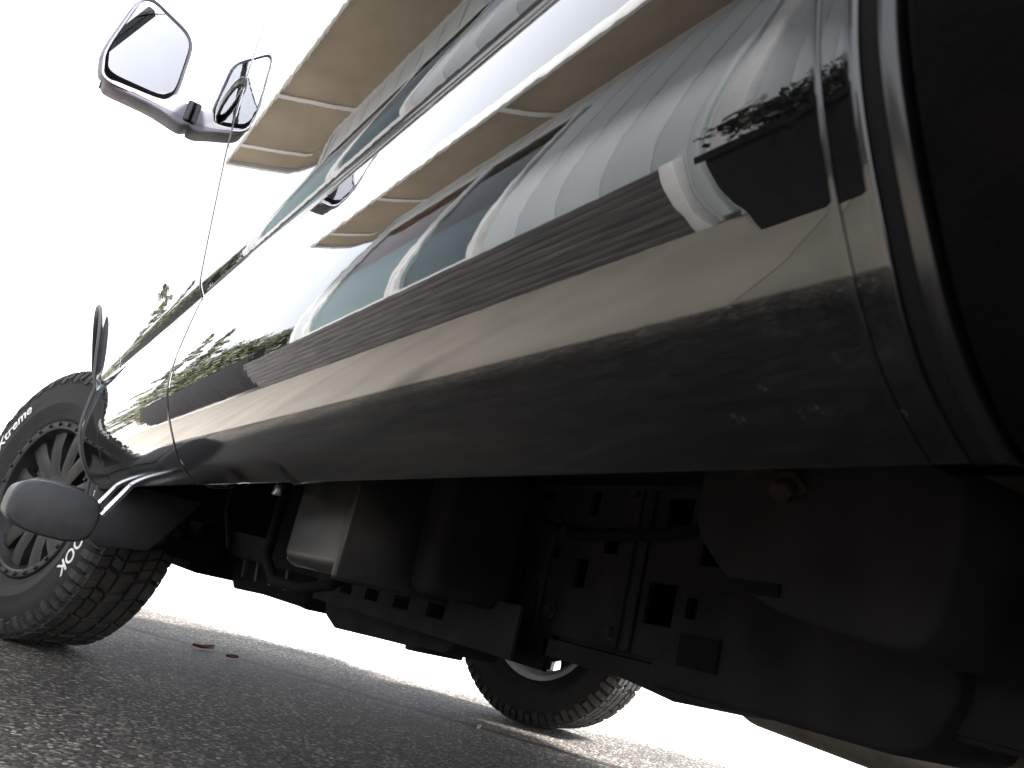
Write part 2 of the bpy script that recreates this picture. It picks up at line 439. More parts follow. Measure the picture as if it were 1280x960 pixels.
for xa in (-1.33, 2.97):
    prism('gable', [(0.1, SZ + 0.02), (3.03, SZ + 1.27), (6.0, SZ + 0.02)], 'x', xa + 1.35, xa + 0.03 + 1.35, SIDING, house)
# windows
def window(x0, x1, blind, curtain):
    w = empty('window', (0, 0, 0), parent=house)
    ox, oy = -house.location.x, -house.location.y
    bm = bmesh.new()
    t = 0.055
    bx(bm, x0 + ox, x1 + ox, WY - 0.02 + oy, WY + 0.05 + oy, WZ0 - t, WZ0)
    bx(bm, x0 + ox, x1 + ox, WY - 0.02 + oy, WY + 0.05 + oy, WZ1, WZ1 + t)
    bx(bm, x0 + ox, x0 + t + ox, WY - 0.02 + oy, WY + 0.05 + oy, WZ0, WZ1)
    bx(bm, x1 - t + ox, x1 + ox, WY - 0.02 + oy, WY + 0.05 + oy, WZ0, WZ1)
    from_bm('frame', bm, TRIM, w)
    box('pane', x0 + t + ox, x1 - t + ox, WY + 0.012 + oy, WY + 0.018 + oy, WZ0, WZ1, WINGLASS, w)
    box('blind', x0 + t + ox, x1 - t + ox, WY + 0.06 + oy, WY + 0.07 + oy, WZ0, 2.0 if curtain else 1.75, blind, w)
    box('back_panel', x0 + ox - 0.1, x1 + ox + 0.1, WY + 0.3 + oy, WY + 0.32 + oy, WZ0 - 0.2, WZ1 + 0.2, ROOM, w)
    if curtain:
        pts = []
        n = 60
        for i in range(n + 1):
            xx = x0 + t + (x1 - x0 - 2*t) * i / n
            yy = WY + 0.10 + 0.02 * math.sin(i * 1.3)
            pts.append([(xx + ox, yy + oy, 1.9), (xx + ox, yy + oy, WZ1)])
        grid('curtain', pts, CURTAIN, w)
window(*WIN[0], BLINDD, False)
window(*WIN[1], BLIND, True)

# ------------------------------------------------------------------ timber retaining wall along the house, stand-in fence for a dark parked car beyond it
tw = empty('timber_wall', (-1.05, 2.9, 0))
tag(tw, 'low weathered dark timber plank wall along the foot of the house', 'wall')
hgt = 0.8 / 8
for i in range(8):
    xs = [-1.05, 0.3 + 0.35 * (i % 2), 1.9 - 0.3 * (i % 3), 3.1, 4.16] if i % 2 else [-1.05, 0.9, 2.4 + 0.2 * i / 7, 4.16]
    for a, b in zip(xs, xs[1:]):
        j = random.uniform(-0.0015, 0.0015)
        box('plank', a + 0.002 + 1.05, b - 0.002 + 1.05, j, 0.04 + j, i * hgt + 0.0012, (i + 1) * hgt - 0.0012, PLANK, tw, 0.002)
wp = box('end_post', -1.115 + 1.05, -1.054 + 1.05, -0.01, 0.045, 0, 0.82, TRIM, tw, 0.005)

STAIN = vary(mat('car_standin_black', (0.012, 0.011, 0.012), 0.8, spec=0.15), (0.010, 0.010, 0.011), (0.024, 0.022, 0.022), 9, detail=9, stretch=(1.6, 1, 0.12), bump=0.3, bscale=40)
bf = empty('car_standin_fence', (4.7, 3.1, 0))  # added fence, standing in for the dark parked car mirrored in the paint
tag(bf, 'black board fence added in place of a dark parked car beyond the house', 'fence')
for i in range(42):
    h = 1.08 + 0.02 * math.sin(i * 2.1)
    box('fence_board', i * 0.145, i * 0.145 + 0.138, 0, 0.022, 0.05, h, STAIN, bf, 0.003)
for z in (0.25, 0.85):
    box('fence_rail', 0, 6.09, 0.024, 0.07, z, z + 0.09, STAIN, bf)
for i in range(4):
    box('fence_post', i * 1.98, i * 1.98 + 0.09, 0.072, 0.162, 0, 1.15, STAIN, bf)

# ------------------------------------------------------------------ planter with a shrub by the house corner
pl = empty('planter_box', (-2.17, 2.53, 0.012))
tag(pl, 'black plastic planter trough standing by the rear corner of the house', 'planter')
BIN = vary(mat('black_planter_plastic', (0.012, 0.012, 0.013), 0.55, spec=0.3), (0.009, 0.009, 0.01), (0.016, 0.016, 0.018), 9)
bm = bmesh.new()
loops = []
for z, gr in ((0.0, -0.012), (0.03, -0.012), (0.60, -0.002), (0.64, -0.002), (0.645, 0.016), (0.70, 0.016), (0.70, -0.02), (0.60, -0.03)):
    loops.append([bm.verts.new(p) for p in ((0 - gr, 0 - gr, z), (0.60 + gr, 0 - gr, z), (0.60 + gr, 0.38 + gr, z), (0 - gr, 0.38 + gr, z))])
for A, B in zip(loops, loops[1:]):
    for k in range(4): bm.faces.new((A[k], A[(k + 1) % 4], B[(k + 1) % 4], B[k]))
bm.faces.new(loops[0])
from_bm('trough', bm, BIN, pl)
box('soil', 0.035, 0.565, 0.035, 0.345, 0.55, 0.64, BARK, pl)

def leaf_cloud(pts_r, size, rng):
    """leaf-sized quads at (point) list"""
    V, F = [], []
    for p in pts_r:
        a = Vector((rng.gauss(0, 1), rng.gauss(0, 1), rng.gauss(0, 1))).normalized()
        b = a.orthogonal().normalized(); b = Matrix.Rotation(rng.uniform(0, 6.28), 3, a) @ b
        c = a.cross(b); s = size * rng.uniform(0.6, 1.3)
        i = len(V)
        V += [p - b * s, p + c * s * 0.45, p + b * s, p - c * s * 0.45]
        F.append((i, i + 1, i + 2, i + 3))
    return V, F
rng = random.Random(3)
sh = empty('shrub', (-1.86, 2.72, 0.62))
tag(sh, 'dark leafy shrub growing in the planter box', 'shrub')
bm = bmesh.new(); tips = []
for i in range(14):
    a = rng.uniform(0, 6.28); l = rng.uniform(0.12, 0.34)
    p1 = Vector((math.cos(a) * 0.06, math.sin(a) * 0.08, l * 0.5)); p2 = Vector((math.cos(a) * 0.24, math.sin(a) * 0.16, l))
    tube_bm(bm, [(0, 0, -0.02), p1, p2], [0.01, 0.007, 0.003], 5); tips += [p1, p2, (p1 + p2) / 2]
from_bm('stem', bm, BARK, sh)
cl = []
for t in tips:
    for i in range(70):
        cl.append(t + Vector((rng.gauss(0, 0.055), rng.gauss(0, 0.055), rng.gauss(0, 0.045))))
V, F = leaf_cloud(cl, 0.028, rng)
me = bpy.data.meshes.new('foliage'); me.from_pydata(V, [], F); link('foliage', me, vary(mat('dark_evergreen_leaf', (0.02, 0.026, 0.018), 0.6, spec=0.3), (0.014, 0.018, 0.012), (0.032, 0.036, 0.024), 9), sh)

# ------------------------------------------------------------------ trees ahead
def conifer(loc, h, w, seed, label):
    rng = random.Random(seed)
    t = empty('conifer_tree', loc); tag(t, label, 'tree', 'trees ahead of the truck')
    bm = bmesh.new(); tube_bm(bm, [(0, 0, 0), (0.03, 0.02, h * 0.5), (0, 0, h)], [h * 0.018, h * 0.011, 0.01], 10)
    pts = []
    n = int(h * 9)
    for i in range(n):
        f = i / n; z = h * (0.12 + 0.86 * f); rad = w * (1 - f) ** 0.85 * rng.uniform(0.65, 1.1) + 0.12
        a = rng.uniform(0, 6.28)
        d = Vector((math.cos(a), math.sin(a), 0))
        e = Vector((0, 0, z)) + d * rad + Vector((0, 0, -0.18 * rad))
        mdl = Vector((0, 0, z)) + d * rad * 0.5 + Vector((0, 0, 0.03))
        tube_bm(bm, [(0, 0, z), mdl, e], [0.03, 0.02, 0.006], 5)
        m = int(60 * rad) + 20
        for k in range(m):
            u = rng.uniform(0.15, 1.0)
            p = Vector((0, 0, z)) + d * rad * u + Vector((0, 0, -0.18 * rad * u))
            side = Vector((-d.y, d.x, 0))
            pts.append(p + side * rng.gauss(0, 0.16 * rad * (1.1 - u * 0.6)) + Vector((0, 0, rng.gauss(-0.05, 0.05))))
    from_bm('trunk', bm, BARK, t)
    V, F = leaf_cloud(pts, 0.10, rng)
    me = bpy.data.meshes.new('crown'); me.from_pydata(V, [], F); link('crown', me, NEEDLE, t)

def broadleaf(loc, h, w, seed, label):
    rng = random.Random(seed)
    t = empty('broadleaf_tree', loc); tag(t, label, 'tree', 'trees ahead of the truck')
    bm = bmesh.new(); tube_bm(bm, [(0, 0, 0), (0.06, 0.03, h * 0.3), (0.02, -0.05, h * 0.7)], [h * 0.03, h * 0.022, h * 0.008], 10)
    cents = []
    for i in range(26):
        z0 = h * rng.uniform(0.25, 0.65); a = rng.uniform(0, 6.28); r = w * rng.uniform(0.35, 1.0)
        e = Vector((math.cos(a) * r, math.sin(a) * r, min(h * 0.97, z0 + h * rng.uniform(0.1, 0.34))))
        tube_bm(bm, [(0.03, 0, z0), Vector((0, 0, z0)).lerp(e, 0.5) + Vector((0, 0, 0.1)), e], [h * 0.008, h * 0.005, 0.01], 5)
        cents.append((e, w * rng.uniform(0.22, 0.4)))
    from_bm('trunk', bm, BARK, t)
    pts = []
    for c, r in cents:
        for k in range(420):
            v = Vector((rng.gauss(0, 1), rng.gauss(0, 1), rng.gauss(0, 0.8)))
            pts.append(c + v * r * 0.5)
    V, F = leaf_cloud(pts, 0.09, rng)
    me = bpy.data.meshes.new('crown'); me.from_pydata(V, [], F); link('crown', me, LEAF, t)
conifer((17.0, 4.9, 0), 5.2, 1.2, 1, 'slender conifer mirrored in the front fender, nearest the truck')
conifer((24.0, 5.2, 0), 6.9, 1.6, 2, 'taller conifer standing behind the slender one')
broadleaf((14.0, 5.6, 0), 2.9, 1.3, 5, 'bushy broadleaf tree beyond the end of the board fence')

# ------------------------------------------------------------------ the pickup truck (front axle at X=0, facing +X, left side at +Y)
PROFILE = [(0.981323,0.473763),(0.983055,0.474714),(0.984740,0.475665),(0.986381,0.476616),(0.987980,0.477567),(0.989539,0.478518),(0.991058,0.479469),(0.992538,0.480421),(0.993982,0.481375),(0.995389,0.482329),(0.996763,0.483284),(0.998104,0.484241),(0.999414,0.485199),(1.000693,0.486159),(1.001941,0.487121),(1.003157,0.488087),(1.004340,0.489058),(1.005491,0.490032),(1.006613,0.491011),(1.007705,0.491995),(1.008770,0.492983),(1.009807,0.493977),(1.010819,0.494975),(1.011805,0.495979),(1.012766,0.496988),(1.013703,0.498002),(1.014620,0.499021),(1.015521,0.500043),(1.016407,0.501068),(1.017277,0.502096),(1.018133,0.503127),(1.018973,0.504161),(1.019800,0.505200),(1.020612,0.506242),(1.021411,0.507288),(1.022197,0.508339),(1.022969,0.509394),(1.023728,0.510453),(1.024476,0.511517),(1.025214,0.512585),(1.025941,0.513657),(1.026658,0.514733),(1.027365,0.515813),(1.028063,0.516898),(1.028752,0.517987),(1.029431,0.519082),(1.030102,0.520181),(1.030764,0.521285),(1.031418,0.522394),(1.032064,0.523508),(1.032707,0.524625),(1.033348,0.525744),(1.033987,0.526864),(1.034625,0.527986),(1.035261,0.529109),(1.035896,0.530235),(1.036530,0.531364),(1.037161,0.532494),(1.037792,0.533627),(1.038421,0.534762),(1.039048,0.535900),(1.039674,0.537041),(1.040299,0.538185),(1.040922,0.539331),(1.041545,0.540481),(1.042165,0.541634),(1.042785,0.542790),(1.043403,0.543950),(1.044020,0.545114),(1.044636,0.546281),(1.045251,0.547453),(1.045865,0.548628),(1.046476,0.549808),(1.047082,0.550997),(1.047682,0.552194),(1.048275,0.553400),(1.048863,0.554615),(1.049445,0.555840),(1.050021,0.557074),(1.050591,0.558318),(1.051155,0.559573),(1.051714,0.560838),(1.052267,0.562115),(1.052814,0.563402),(1.053355,0.564701),(1.053891,0.566012),(1.054421,0.567335),(1.054945,0.568671),(1.055463,0.570020),(1.055976,0.571383),(1.056483,0.572759),(1.056985,0.574149),(1.057480,0.575554),(1.057970,0.576975),(1.058450,0.578415),(1.058919,0.579876),(1.059376,0.581360),(1.059822,0.582867),(1.060257,0.584398),(1.060679,0.585954),(1.061089,0.587537),(1.061487,0.589146),(1.061872,0.590783),(1.062243,0.592450),(1.062601,0.594148),(1.062946,0.595877),(1.063275,0.597640),(1.063590,0.599438),(1.063890,0.601272),(1.064174,0.603145),(1.064441,0.605057),(1.064691,0.607011),(1.064924,0.609009),(1.065137,0.611053),(1.065332,0.613146),(1.065505,0.615289),(1.065658,0.617487),(1.065788,0.619741),(1.065894,0.622055),(1.065975,0.624432),(1.066030,0.626876),(1.066057,0.629392),(1.066055,0.631983),(1.066029,0.634642),(1.065991,0.637358),(1.065938,0.640134),(1.065871,0.642973),(1.065788,0.645877),(1.065690,0.648848),(1.065574,0.651891),(1.065441,0.655008),(1.065290,0.658203),(1.065119,0.661479),(1.064928,0.664841),(1.064716,0.668292),(1.064487,0.671828),(1.064239,0.675455),(1.063973,0.679176),(1.063685,0.682996),(1.063377,0.686920),(1.063045,0.690954),(1.062689,0.695103),(1.062307,0.699374),(1.061897,0.703774),(1.061458,0.708310),(1.060987,0.712990),(1.060482,0.717823),(1.059941,0.722819),(1.059361,0.727988),(1.058739,0.733341),(1.058071,0.738891),(1.059298,0.740952),(1.060528,0.743033),(1.061763,0.745136),(1.063001,0.747261),(1.064228,0.749441),(1.065383,0.751801),(1.066452,0.754375),(1.067425,0.757195),(1.068286,0.760303),(1.069017,0.763753),(1.069623,0.767543),(1.070215,0.771446),(1.070802,0.775444),(1.071384,0.779541),(1.071962,0.783741),(1.072535,0.788050),(1.073102,0.792473),(1.073669,0.796998),(1.074246,0.801612),(1.074831,0.806317),(1.075425,0.811117),(1.076029,0.816013),(1.076643,0.821011),(1.077267,0.826112),(1.077902,0.831321),(1.078547,0.836642),(1.079204,0.842079),(1.079872,0.847635),(1.080553,0.853316),(1.081246,0.859126),(1.081952,0.865069),(1.082671,0.871151),(1.083405,0.877377),(1.084153,0.883753),(1.084916,0.890284),(1.085694,0.896977),(1.086490,0.903838),(1.087302,0.910874),(1.088131,0.918093),(1.088980,0.925502),(1.089847,0.933109),(1.090735,0.940922),(1.091637,0.948974),(1.092531,0.957366),(1.093414,0.966134),(1.094283,0.975307),(1.095136,0.984922),(1.095971,0.995018),(1.096786,1.005639),(1.097577,1.016837),(1.098339,1.028671),(1.099069,1.041209),(1.099760,1.054531),(1.100406,1.068729),(1.100998,1.083915),(1.101525,1.100220),(1.101976,1.117808),(1.102332,1.136875),(1.102574,1.157671),(1.102671,1.180512),(1.102662,1.205380),(1.102609,1.232077),(1.102507,1.260826),(1.102348,1.291887),(1.102123,1.325569),(1.101821,1.362236),(1.101427,1.402330),(1.100925,1.446383),(1.100294,1.495047),(1.099508,1.549131),(1.098533,1.609647)]
TOPZ = 1.46
UZ = PROFILE[0]
SIDE = [(0.930, 0.555), (0.932, 0.53), (0.94, UZ[1] + 0.022), (0.955, UZ[1] + 0.008)] + [p for p in PROFILE if p[1] < TOPZ] + \
       [(1.097, 1.470), (1.088, 1.478), (1.070, 1.481), (1.040, 1.482)]
def prof_y(z):
    if z <= PROFILE[0][1]: return PROFILE[0][0]
    for (y0, z0), (y1, z1) in zip(PROFILE, PROFILE[1:]):
        if z <= z1: return y0 + (y1 - y0) * (z - z0) / (z1 - z0)
    return PROFILE[-1][0]

truck = empty('pickup_truck', (0, 0, 0))
tag(truck, 'glossy black pickup truck with oversized tyres, seen low along its side', 'pickup truck')

def columns(x0, x1, step=0.06, e0=True, e1=True, re=0.005):
    """(x, inset) columns with rolled ends"""
    c = []
    if e0: c += [(x0 + 0.001, re + 0.016), (x0, re), (x0 + 0.0009, re * 0.42), (x0 + 0.0025, re * 0.12), (x0 + re, 0), (x0 + re + 0.004, 0)]
    else: c += [(x0, 0)]
    n = max(2, int((x1 - x0) / step)) if x1 - x0 > 0.1 else 1
    c += [(x0 + (x1 - x0) * i / n, 0) for i in range(1, n)]
    if e1: c += [(x1 - re - 0.004, 0), (x1 - re, 0), (x1 - 0.0025, re * 0.12), (x1 - 0.0009, re * 0.42), (x1, re), (x1 - 0.001, re + 0.016)]
    else: c += [(x1, 0)]
    out = [c[0]]
    for p in c[1:]:
        if p[0] > out[-1][0] + 1e-5 or p[1] != out[-1][1] and p[0] >= out[-1][0] - 0.0015 : out.append(p)
    return out

def dent(x, y, z):
    """a crumpled pinch-weld under the rear door"""
    for cx, w, a in ((-2.235, 0.012, 0.007), (-2.265, 0.012, -0.004), (-2.05, 0.012, 0.003)):
        k = math.exp(-((x - cx) / w) ** 2)
        f = max(0.0, min(1.0, (0.489 - z) / 0.014))
        z += a * k * f; y -= 0.8 * a * k * f
    return (x, y, z)

def side_panel(name, x0, x1, m=PAINT, step=0.025, **kw):
    pts = [[dent(x, y - i, z) for y, z in SIDE] for x, i in columns(x0, x1, step, **kw)]
    return grid(name, pts, m, truck)

front_door = side_panel('front_door', -1.806, -0.953)
rear_door = side_panel('rear_door', -2.9411, -1.812, re=0.0005)
cab_corner = side_panel('cab_corner', -2.9545, -2.9420, e1=False, re=0.0006)
seal_strip = grid('seal_strip', [[(x, y - 0.0025, z) for y, z in SIDE] for x in (-2.9625, -2.9550)], DARK, truck)
cab_edge = grid('cab_rear_edge', [[(-2.9624 - 0.006 * math.sin(R(9.5) * k), y - 0.001 - 0.007 * (1 - math.cos(R(9.5) * k)), z) for y, z in SIDE] for k in range(10, -1, -1)], GLOSS, truck)
box('jamb', -2.98, -0.6, 0.90, 0.985, 0.62, 1.46, DARK, truck)

# front fender with its wheel arch
RA, AZ = 0.60, 0.45
def arch_low(x, xc=0.0, ra=RA):
    d = abs(x - xc)
    return AZ + math.sqrt(max(0, ra * ra - d * d)) if d < ra else None
def arched_panel(name, xs, xc, ra, top, m, flare=0.05, nose=None, mm=150):
    pts = []
    for x in xs:
        lo = arch_low(x, xc, ra)
        z0 = 0.47 if lo is None else max(lo, 0.47)
        zs = [z0 + (top - z0) * (j / (mm - 1)) ** 1.25 for j in range(mm)]
        col = []
        for z in zs:
            y = prof_y(z)
            d = math.hypot(x - xc, z - AZ) - ra
            if z < AZ: d = abs(x - xc) - ra
            y += flare * math.exp(-max(d, 0) / 0.018) * max(0, min(1, (z - 0.45) / 0.4))
            if z > top - 0.09: y -= 0.10 * ((z - top + 0.09) / 0.09) ** 2
            if nose and x > nose: y -= 0.10 * ((x - nose) / 0.6) ** 2 + 0.1 * max(0, (x - 0.6) / 0.35) ** 2
            col.append((x, y, z))
        pts.append(col)
    return grid(name, pts, m, truck)
xs = [-0.947, -0.944, -0.93, -0.9, -0.85, -0.8, -0.75, -0.7, -0.66, -0.63, -0.61, -0.601]
xs += [-RA * math.cos(math.pi * i / 90) for i in range(1, 90)]
xs += [0.601, 0.62, 0.66, 0.7, 0.75, 0.8, 0.85, 0.9, 0.95]
fender = arched_panel('front_fender', xs, 0.0, RA, 1.30, PAINT, flare=0.010, nose=-0.1)
def arch_lip(name, xc, ra, m, flare, nose=None, depth=0.05):
    pts = []
    for i in range(91):
        a = math.pi * i / 90
        x = xc - ra * math.cos(a); z = AZ + ra * math.sin(a)
        if z < 0.47: z = 0.47
        y = prof_y(z) + flare * max(0, min(1, (z - 0.45) / 0.4))
        if nose and x > nose: y -= 0.10 * ((x - nose) / 0.6) ** 2
        ux, uz = math.cos(a), -math.sin(a)
        pts.append([(x + ux * s, y + o, z + uz * s) for s, o in ((-0.004, -0.002), (-0.0035, 0.002), (-0.002, 0.004), (0.001, 0.005), (0.004, 0.004), (0.006, 0.001), (0.007, -depth), (-0.03, -depth - 0.001))])
    return grid(name, pts, m, truck)
lip = arch_lip('arch_lip', 0.0, RA, PLASTIC, 0.010, -0.1, depth=0.02)
# inner wheel-arch liner
def liner(name, xc, ra):
    pts = []
    for i in range(41):
        a = math.pi * i / 40
        x = xc - (ra + 0.02) * math.cos(a); z = AZ + (ra + 0.02) * math.sin(a)
        pts.append([(x, 0.96, z), (x, 0.5, z)])
    return grid(name, pts, DARK, truck)
wl = liner('arch_liner', 0.0, RA)

# cargo bed: rolled glossy front edge, then the arched side, its dark reflection painted matte black
RX = -3.95
bed_edge = grid('bed_front_edge', [[(-2.9715, y - 0.05, z) for y, z in SIDE], [(-2.9715, y - 0.004, z) for y, z in SIDE], [(-2.9725, y - 0.001, z) for y, z in SIDE], [(-2.9747, y, z) for y, z in SIDE]], BED_BLACK, truck, flip=True)
bx0 = [-2.9747, -3.0, -3.1, -3.2, -3.3, RX + RA + 0.003]
bx0 += [RX + 0.60 * math.cos(math.pi * i / 60) for i in range(1, 60)]
bx0 += [RX - RA - 0.003, -4.6, -4.7, -4.8, -4.9, -5.0, -5.1]
bed_side = arched_panel('bed_side', bx0, RX, RA, 1.44, BED_BLACK, flare=0.03)
wl2 = liner('arch_liner', RX, RA)

def mirrored(o):
    c = o.copy(); COL.objects.link(c); c.parent = truck; c.scale = (1, -1, 1)
    return c
for o in (front_door, rear_door, cab_corner, seal_strip, cab_edge, fender, lip, wl, bed_edge, bed_side, wl2): mirrored(o)

# upper cab
roofp = []
for i in range(13):
    y = -0.86 + 1.72 * i / 12
    zz = 1.985 - 0.05 * abs(y / 0.86) ** 4 - 0.03 * (abs(y) > 0.85)
    roofp.append([(-1.42, y, zz - 0.03), (-1.55, y, zz - 0.005), (-1.9, y, zz), (-2.6, y, zz), (-2.85, y, zz - 0.01), (-2.92, y, zz - 0.05)])
grid('roof', roofp, PAINT, truck)
for s in (1, -1):
    def pil(name, a0, a1, b0, b1, m):
        """a: (x at belt pair), b: (x at roof pair)"""
        pts = [(a0, s * 1.075, 1.479), (a1, s * 1.075, 1.479), (b1, s * 0.865, 1.93), (b0, s * 0.865, 1.93)]
        q = [(x, y - s * 0.04, z) for x, y, z in pts]
        me = bpy.data.meshes.new(name)
        me.from_pydata(pts + q, [], [(0,1,2,3),(7,6,5,4),(0,4,5,1),(1,5,6,2),(2,6,7,3),(3,7,4,0)])
        return link(name, me, m, truck)
    pil('window_pillar', -0.86, -0.97, -1.44, -1.55, PAINT)
    pil('window_pillar', -1.77, -1.87, -1.80, -1.90, PAINT)
    pil('window_pillar', -2.78, -2.955, -2.75, -2.92, PAINT)
    me = bpy.data.meshes.new('side_glass')
    for x0, x1, x2, x3 in ((-0.975, -1.765, -1.795, -1.555), (-1.875, -2.775, -2.745, -1.905)):
        me = bpy.data.meshes.new('side_glass')
        me.from_pydata([(x0, s * 1.055, 1.48), (x1, s * 1.055, 1.48), (x2, s * 0.845, 1.93), (x3, s * 0.845, 1.93)], [], [(0, 1, 2, 3)])
        link('side_glass', me, CARGLASS, truck)
for nm, P4 in (('windshield', ((-0.80, 1.02, 1.40), (-0.80, -1.02, 1.40), (-1.43, -0.83, 1.93), (-1.43, 0.83, 1.93))), ('rear_glass', ((-2.95, 0.95, 1.46), (-2.95, -0.95, 1.46), (-2.91, -0.82, 1.91), (-2.91, 0.82, 1.91)))):
    me = bpy.data.meshes.new(nm); me.from_pydata(P4, [], [(0, 1, 2, 3)]); link(nm, me, CARGLASS, truck)
hp = []
for i in range(11):
    y = -0.99 + 1.98 * i / 10
    hp.append([(-0.93, y, 1.40 - 0.07 * (y / 0.99) ** 4), (-0.4, y, 1.37 - 0.08 * (y / 0.99) ** 4), (0.2, y, 1.33 - 0.07 * (y / 0.99) ** 4), (0.7, y, 1.26 - 0.06 * (y / 0.99) ** 4), (0.93, y * 0.93, 1.16), (0.98, y * 0.9, 1.06)])
grid('hood', hp, PAINT, truck)
box('grille', 0.86, 0.96, -0.62, 0.62, 0.72, 1.05, PLASTIC, truck, 0.03)
box('bumper', 0.80, 1.05, -0.86, 0.86, 0.52, 0.72, PLASTIC, truck, 0.05, 3)
for s in (1, -1):
    box('headlight', 0.80, 0.93, min(s * 0.64, s * 0.86), max(s * 0.64, s * 0.86), 0.84, 1.04, STEEL, truck, 0.03)
box('bed_floor', -5.08, -2.99, -0.95, 0.95, 0.80, 0.86, DARK, truck)
box('bed_front_wall', -3.02, -2.99, -1.0, 1.0, 0.62, 1.43, BED_BLACK, truck)
box('tailgate', -5.12, -5.07, -0.98, 0.98, 0.72, 1.43, PAINT, truck, 0.01)
box('floor_pan', -2.98, -0.62, -0.93, 0.93, 0.60, 0.63, DARK, truck)
box('firewall', -0.66, -0.62, -0.98, 0.98, 0.50, 1.30, DARK, truck)
box('rear_bumper', -5.25, -5.13, -0.92, 0.92, 0.55, 0.72, PLASTIC, truck, 0.03)

# door handles (one per left door)
for parent, hx in ((front_door, -1.70), (rear_door, -2.82)):
    bm = bmesh.new()
    y = prof_y(1.10)
    hs = [(-0.085, -0.003), (-0.078, 0.003), (-0.06, 0.007), (-0.02, 0.009), (0.02, 0.009), (0.06, 0.007), (0.078, 0.003), (0.085, -0.003)]
    rings = [[bm.verts.new((hx + dx, y + oy + 0.004 * math.cos(a_), 1.10 + 0.009 * math.sin(a_))) for a_ in [2 * math.pi * k / 16 for k in range(16)]] for dx, oy in hs]
    for A, B in zip(rings, rings[1:]):
        for k in range(16): bm.faces.new((A[k], A[(k + 1) % 16], B[(k + 1) % 16], B[k]))
    bm.faces.new(rings[0]); bm.faces.new(rings[-1])
    auto_smooth(from_bm('handle', bm, GLOSS, parent), 60)

# ------------------------------------------------------------------ wheels
TYRE_OUT = [(0.236, 0.100), (0.250, 0.118), (0.262, 0.127), (0.268, 0.126), (0.274, 0.131), (0.300, 0.139), (0.303, 0.1405), (0.306, 0.1395), (0.335, 0.141), (0.360, 0.139), (0.380, 0.134), (0.394, 0.127), (0.404, 0.116), (0.408, 0.100)]
TYRE = [(r, -y) for r, y in TYRE_OUT] + [(0.408, y) for y in (-0.05, 0, 0.05)] + TYRE_OUT[::-1]
def side_y(r):
    for (r0, y0), (r1, y1) in zip(TYRE_OUT, TYRE_OUT[1:]):
        if r <= r1: return y0 + (y1 - y0) * (r - r0) / (r1 - r0)
    return TYRE_OUT[-1][1]

def tread_bm():
    bm = bmesh.new()
    def P(r, a, y): return bm.verts.new((r * math.cos(a), y, r * math.sin(a)))
    def blk(cor, r0, r1, sh=0.10):
        """cor: four (angle, y)"""
        ca = sum(c[0] for c in cor) / 4; cy = sum(c[1] for c in cor) / 4
        lo = [P(r0, a, y) for a, y in cor]
        hi = [P(r1, ca + (a - ca) * (1 - sh), cy + (y - cy) * (1 - sh)) for a, y in cor]
        bm.faces.new(hi)
        for i in range(4): bm.faces.new((lo[i], lo[(i+1) % 4], hi[(i+1) % 4], hi[i]))
    n = 72
    for k in range(n):
        a = 2 * math.pi * k / n; p = 2 * math.pi / n
        j = 0.12 * p * math.sin(k * 2.4)
        for row, (y0, y1, off, sk, gap) in enumerate(((-0.026, 0.022, 0.0, 0.45, 0.16), (0.030, 0.066, 0.45, -0.4, 0.17), (-0.070, -0.034, 0.55, 0.4, 0.17), (0.073, 0.112, 0.15, 0.2, 0.2), (-0.112, -0.077, 0.8, -0.2, 0.2))):
            s = a + off * p + j
            g = gap * p / 2
            blk([(s + g, y0), (s + p - g, y0), (s + p - g + sk * p, y1), (s + g + sk * p, y1)], 0.405, 0.420)
        # shoulder lugs wrapping onto the sidewall
        for s in (1, -1):
            b0 = a + (0.35 if s > 0 else 0.6) * p; b1 = b0 + p * (0.72 if k % 2 else 0.62)
            rin = 0.372 if k % 2 else 0.384
            q = [(0.418, 0.108), (0.409, 0.124), (0.395, 0.1335), (rin, 0.1415)]
            q2 = [(r - 0.010, y - 0.008) for r, y in q]
            for (r0, y0), (r1, y1) in zip(q, q[1:]):
                bm.faces.new((P(r0, b0, s*y0), P(r0, b1, s*y0), P(r1, b1 - 0.06*p, s*y1), P(r1, b0 + 0.06*p, s*y1)))
            for bb in (b0, b1):
                for ((r0, y0), (r1, y1), (s0, t0), (s1, t1)) in zip(q, q[1:], q2, q2[1:]):
                    bm.faces.new((P(r0, bb, s*y0), P(r1, bb, s*y1), P(s1, bb, s*t1), P(s0, bb, s*t0)))
            r1, y1 = q[-1]; r2, y2 = q2[-1]
            bm.faces.new((P(r1, b0 + 0.06*p, s*y1), P(r1, b1 - 0.06*p, s*y1), P(r2, b1, s*(y2 - .002)), P(r2, b0, s*(y2 - .002))))
    return bm

